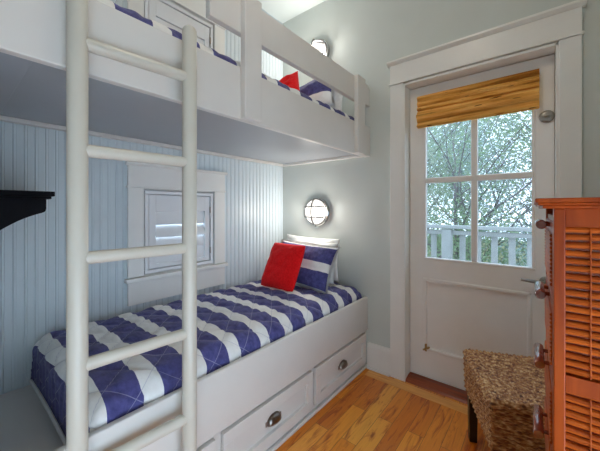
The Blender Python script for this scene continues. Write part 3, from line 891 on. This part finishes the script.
# ------------------------------------------------------------------ woven stool
def build_stool():
    u = Vector((.926, .377, 0)); v = Vector((.377, -.926, 0))
    L, Wd, Z0, Z1 = .36, .44, .252, .452       # along u, along v
    corner = Vector((1.571, -.292, 0))
    cen = corner + u * (L / 2) + v * (Wd / 2)
    rz = math.atan2(u.y, u.x)
    t = thing('woven_stool', 'woven seagrass stool with dark square legs in front of the door', 'stool', tuple(cen), rz)
    # seat: rope-wrapped block, local x along u, local -y along v
    b = BM()
    def rope(a, c, pitch=.0165, tw=.030):
        """height of twisted ropes laid side by side; a runs across them, c along them"""
        k = math.floor(a / pitch); f = a / pitch - k - .5
        r = math.sqrt(max(0, 1 - (2 * f) ** 2))
        tws = .5 + .5 * math.sin(2 * PI * (c / tw + .5 * (k % 2)) + f * 3.2)
        return .011 * r * (.45 + .55 * tws)
    hx, hy = L / 2, Wd / 2
    def grid(nu, nv, fn):
        g = [[b.verts.new(fn(i / nu, j / nv)) for j in range(nv + 1)] for i in range(nu + 1)]
        for i in range(nu):
            for j in range(nv): b.faces.new((g[i][j], g[i + 1][j], g[i + 1][j + 1], g[i][j + 1]))
    def sag(x, y): return -.012 * (1 - (x / hx) ** 2) * (1 - (y / hy) ** 2) - .010 * (1 - (y / hy) ** 2)
    def top(i, j):
        x = (-hx + L * i) * (1 + .010 / hx); y = (-hy + Wd * j) * (1 + .010 / hy)
        e = max(0, min(1, min(hx + .010 - abs(x), hy + .010 - abs(y)) / .022))
        return (x, y, Z1 - .022 * (1 - e) ** 2 + sag(x, y) + rope(x + noise.noise(Vector((x * 8, y * 8, 1))) * .004, y) )
    grid(170, 190, top)
    zt = lambda x, y: Z1 - .012 + sag(x, y)
    for (ax, sgn) in (('y', -1), ('y', 1), ('x', -1), ('x', 1)):
        def side(i, j, ax=ax, sgn=sgn):
            s = -1 + 2 * i
            if ax == 'y': x, y, c = hx * s, sgn * hy, hx * s
            else: x, y, c = sgn * hx, hy * s, hy * s
            zz = Z0 + (zt(x, y) - Z0) * j
            d = rope(zz - Z0 + noise.noise(Vector((c * 9, zz * 9, 4))) * .005, c, .0145, .034) * (1 if 0 < i < 1 else .3)
            fl = -.006 * (1 - j)
            return (x, y + sgn * (d + fl), zz) if ax == 'y' else (x + sgn * (d + fl), y, zz)
        grid(140, 110, side)
    box(b, -hx + .004, hx - .004, -hy + .004, hy - .004, Z0 + .002, Z0 + .006)
    obj('woven_seat', b, M['sea'], t, 'all')
    for sx in (-1, 1):
        for sy in (-1, 1):
            b = BM()
            x, y = sx * (hx - .030), sy * (hy - .030)
            vs = box(b, x - .021, x + .021, y - .021, y + .021, 0, Z0 + .004, .003)
            for q in vs.verts:
                f = 1 - .18 * (1 - q.co.z / Z0); q.co.x = x + (q.co.x - x) * f; q.co.y = y + (q.co.y - y) * f
            obj('leg', b, M['leg'], t)
build_stool()

# ------------------------------------------------------------------ ceiling lamp (out of frame, lights the room)
def build_ceiling_lamp():
    t = thing('ceiling_lamp', 'round flush glass ceiling lamp over the middle of the room', 'ceiling lamp', (1.33, -1.36, H))
    b = BM(); lathe(b, [(0, -.0005), (.15, -.0005), (.15, -.02), (0, -.02)], 40); obj('lamp_base', b, M['nickel'], t, True)
    b = BM(); lathe(b, [(.092, -.02), (.094, -.04), (.084, -.06), (.06, -.075), (.03, -.083), (0, -.085)], 36); obj('lamp_glass', b, M['ceil_lamp'], t, True)
build_ceiling_lamp()

# ------------------------------------------------------------------ outside
b = BM(); box(b, -14, 16, .125, 24, -1.2, -1.1); tag(struct('ground', b, M['ground']), None)
b = BM()
k = 0
while k < 12:
    box(b, -1.5, 5.5, .13 + k * .14, .13 + k * .14 + .134, -.06, -.03); k += 1
struct('deck', b, M['deck'])
def build_railing():
    y = 1.62
    t = thing('deck_railing', 'white wooden deck railing seen through the door glass', 'railing', (2, y, -.03))
    zt = 1.035
    b = BM(); box(b, -3, 3, -.055, .055, zt - .036, zt, .004); obj('top_rail', b, M['rail'], t)
    b = BM(); box(b, -3, 3, -.02, .02, zt - .105, zt - .06, .003); obj('upper_rail', b, M['rail'], t)
    b = BM(); box(b, -3, 3, -.02, .02, .09, .16, .003); obj('lower_rail', b, M['rail'], t)
    i = 0
    x = -2.9
    while x < 2.95:
        b = BM()
        if i % 9 == 4:
            box(b, x - .05, x + .05, -.045, .045, 0, zt - .045, .003); obj('post', b, M['rail'], t)
        else:
            box(b, x - .029, x + .029, .02, .045, .06, zt - .06, .002); obj('baluster', b, M['rail'], t)
        x += .15; i += 1
build_railing()

def tree(name, x, y, z0, h, spread, nleaf, seed, mat, label, cat, trunk=.05, lsize=.07, group='trees beyond the deck', low=.25):
    rr = random.Random(seed)
    t = thing(name, label, cat, (x, y, z0), 0, group)
    b = BM(); tips = []
    def branch(p, d, ln, r, lvl):
        pts = [p.copy()]; rads = [r]
        n = 5
        for i in range(n):
            d = (d + Vector((rr.uniform(-.16, .16), rr.uniform(-.16, .16), rr.uniform(-.04, .12)))).normalized()
            p = p + d * (ln / n); pts.append(p.copy()); rads.append(r * (1 - .55 * (i + 1) / n))
            if lvl > 0: tips.append(p.copy())
            if lvl < 3 and (i >= 1 or lvl > 0):
                for _ in range(1 if lvl else 2):
                    a = rr.uniform(0, 2 * PI)
                    nd = (d * .7 + Vector((math.cos(a), math.sin(a), rr.uniform(.0, .6))) * .75).normalized()
                    branch(p.copy(), nd, ln * rr.uniform(.42, .6), rads[-1] * .62, lvl + 1)
        tube(b, pts, rads, 6 if lvl else 10, False)
    branch(Vector((0, 0, 0)), Vector((rr.uniform(-.15, .15), rr.uniform(-.1, .1), 1)), h * .62, trunk, 0)
    obj('trunk', b, M['bark'], t, 'all')
    b = BM()
    for k in range(nleaf):
        c = rr.choice(tips) + Vector((rr.gauss(0, 1), rr.gauss(0, 1), rr.gauss(0, 1))) * spread * .16
        if c.z < h * low * .3: continue
        s = lsize * rr.uniform(.6, 1.3)
        a = Vector((rr.gauss(0, 1), rr.gauss(0, 1), rr.gauss(0, .6))).normalized(); q = a.cross(Vector((rr.gauss(0, 1), rr.gauss(0, 1), rr.gauss(0, 1)))).normalized()
        vs = [b.verts.new(c + a * s * m + q * s * w) for m, w in ((-.5, 0), (-.1, .24), (.5, 0), (-.1, -.24))]
        b.faces.new(vs)
    obj('foliage', b, mat, t)
G = -1.1
tree('leafy_tree', .85, 3.3, G, 4.6, 1.5, 4200, 21, M['leaf2'], 'slim forked tree nearest the deck seen through the left door panes', 'tree', .045, .05)
tree('leafy_tree', 1.75, 3.9, G, 4.8, 1.6, 4200, 33, M['leaf1'], 'pale tree with slanting branch behind the right door panes', 'tree', .055, .05)
TL = [('leafy_tree', -.8, 5.2, 5.0, 2.0, 3600, 'leaf1'), ('leafy_tree', .9, 6.4, 5.6, 2.2, 4200, 'leaf3'), ('leafy_tree', 2.4, 6.0, 5.2, 2.1, 4200, 'leaf2'), ('leafy_tree', 4.2, 6.6, 5.0, 2.2, 3600, 'leaf1'),
      ('leafy_tree', -2.6, 8.6, 6.0, 2.6, 4200, 'leaf2'), ('leafy_tree', .2, 9.5, 6.0, 2.8, 4600, 'leaf1'), ('leafy_tree', 3.4, 9.8, 6.4, 2.8, 4600, 'leaf3'), ('leafy_tree', 6.2, 9.4, 6.0, 2.6, 4200, 'leaf2')]
for k, (nm, x, y, h, sp, nl, mt) in enumerate(TL):
    tree(nm, x, y, G, h, sp, int(nl * 2.0), 50 + k * 7, M[mt], 'leafy tree in the hazy greenery beyond the deck railing', 'tree', .06, .085)
for k in range(7):
    tree('leafy_shrub', -1.6 + k * .95, 3.0 + (k % 3) * .6, G, 2.3, 1.3, 3200, 200 + k, M[('leaf2', 'leaf3', 'leaf2')[k % 3]], 'green shrub showing between the balusters of the deck railing', 'shrub', .025, .06, 'shrubs behind the deck railing', .1)

# ------------------------------------------------------------------ light
w = bpy.data.worlds.new('World'); sc.world = w; w.use_nodes = True
bg = w.node_tree.nodes['Background']
bg.inputs[0].default_value = (.68, .81, 1.0, 1); bg.inputs[1].default_value = 5.4

# ------------------------------------------------------------------ camera
cam = bpy.data.cameras.new('camera'); co = bpy.data.objects.new('camera', cam); C.objects.link(co)
co.location = (1.8863, -2.0474, 1.1916); co.rotation_euler = (R(90), 0, .6864)
cam.sensor_width = 36; cam.sensor_fit = 'HORIZONTAL'
cam.lens = 295.3368 / 600 * 36
cam.shift_y = -(225.5 - 208.74) / 600
cam.clip_start = .02
sc.camera = co
vs = sc.view_settings
sc.display_settings.display_device = 'sRGB'
vs.view_transform = 'Standard'; vs.look = 'None'; vs.gamma = 1; vs.use_curve_mapping = False; vs.exposure = .22
sc.cycles.use_denoising = True
sc.cycles.max_bounces = 10; sc.cycles.diffuse_bounces = 6; sc.cycles.transparent_max_bounces = 12
sc.cycles.sample_clamp_indirect = 6
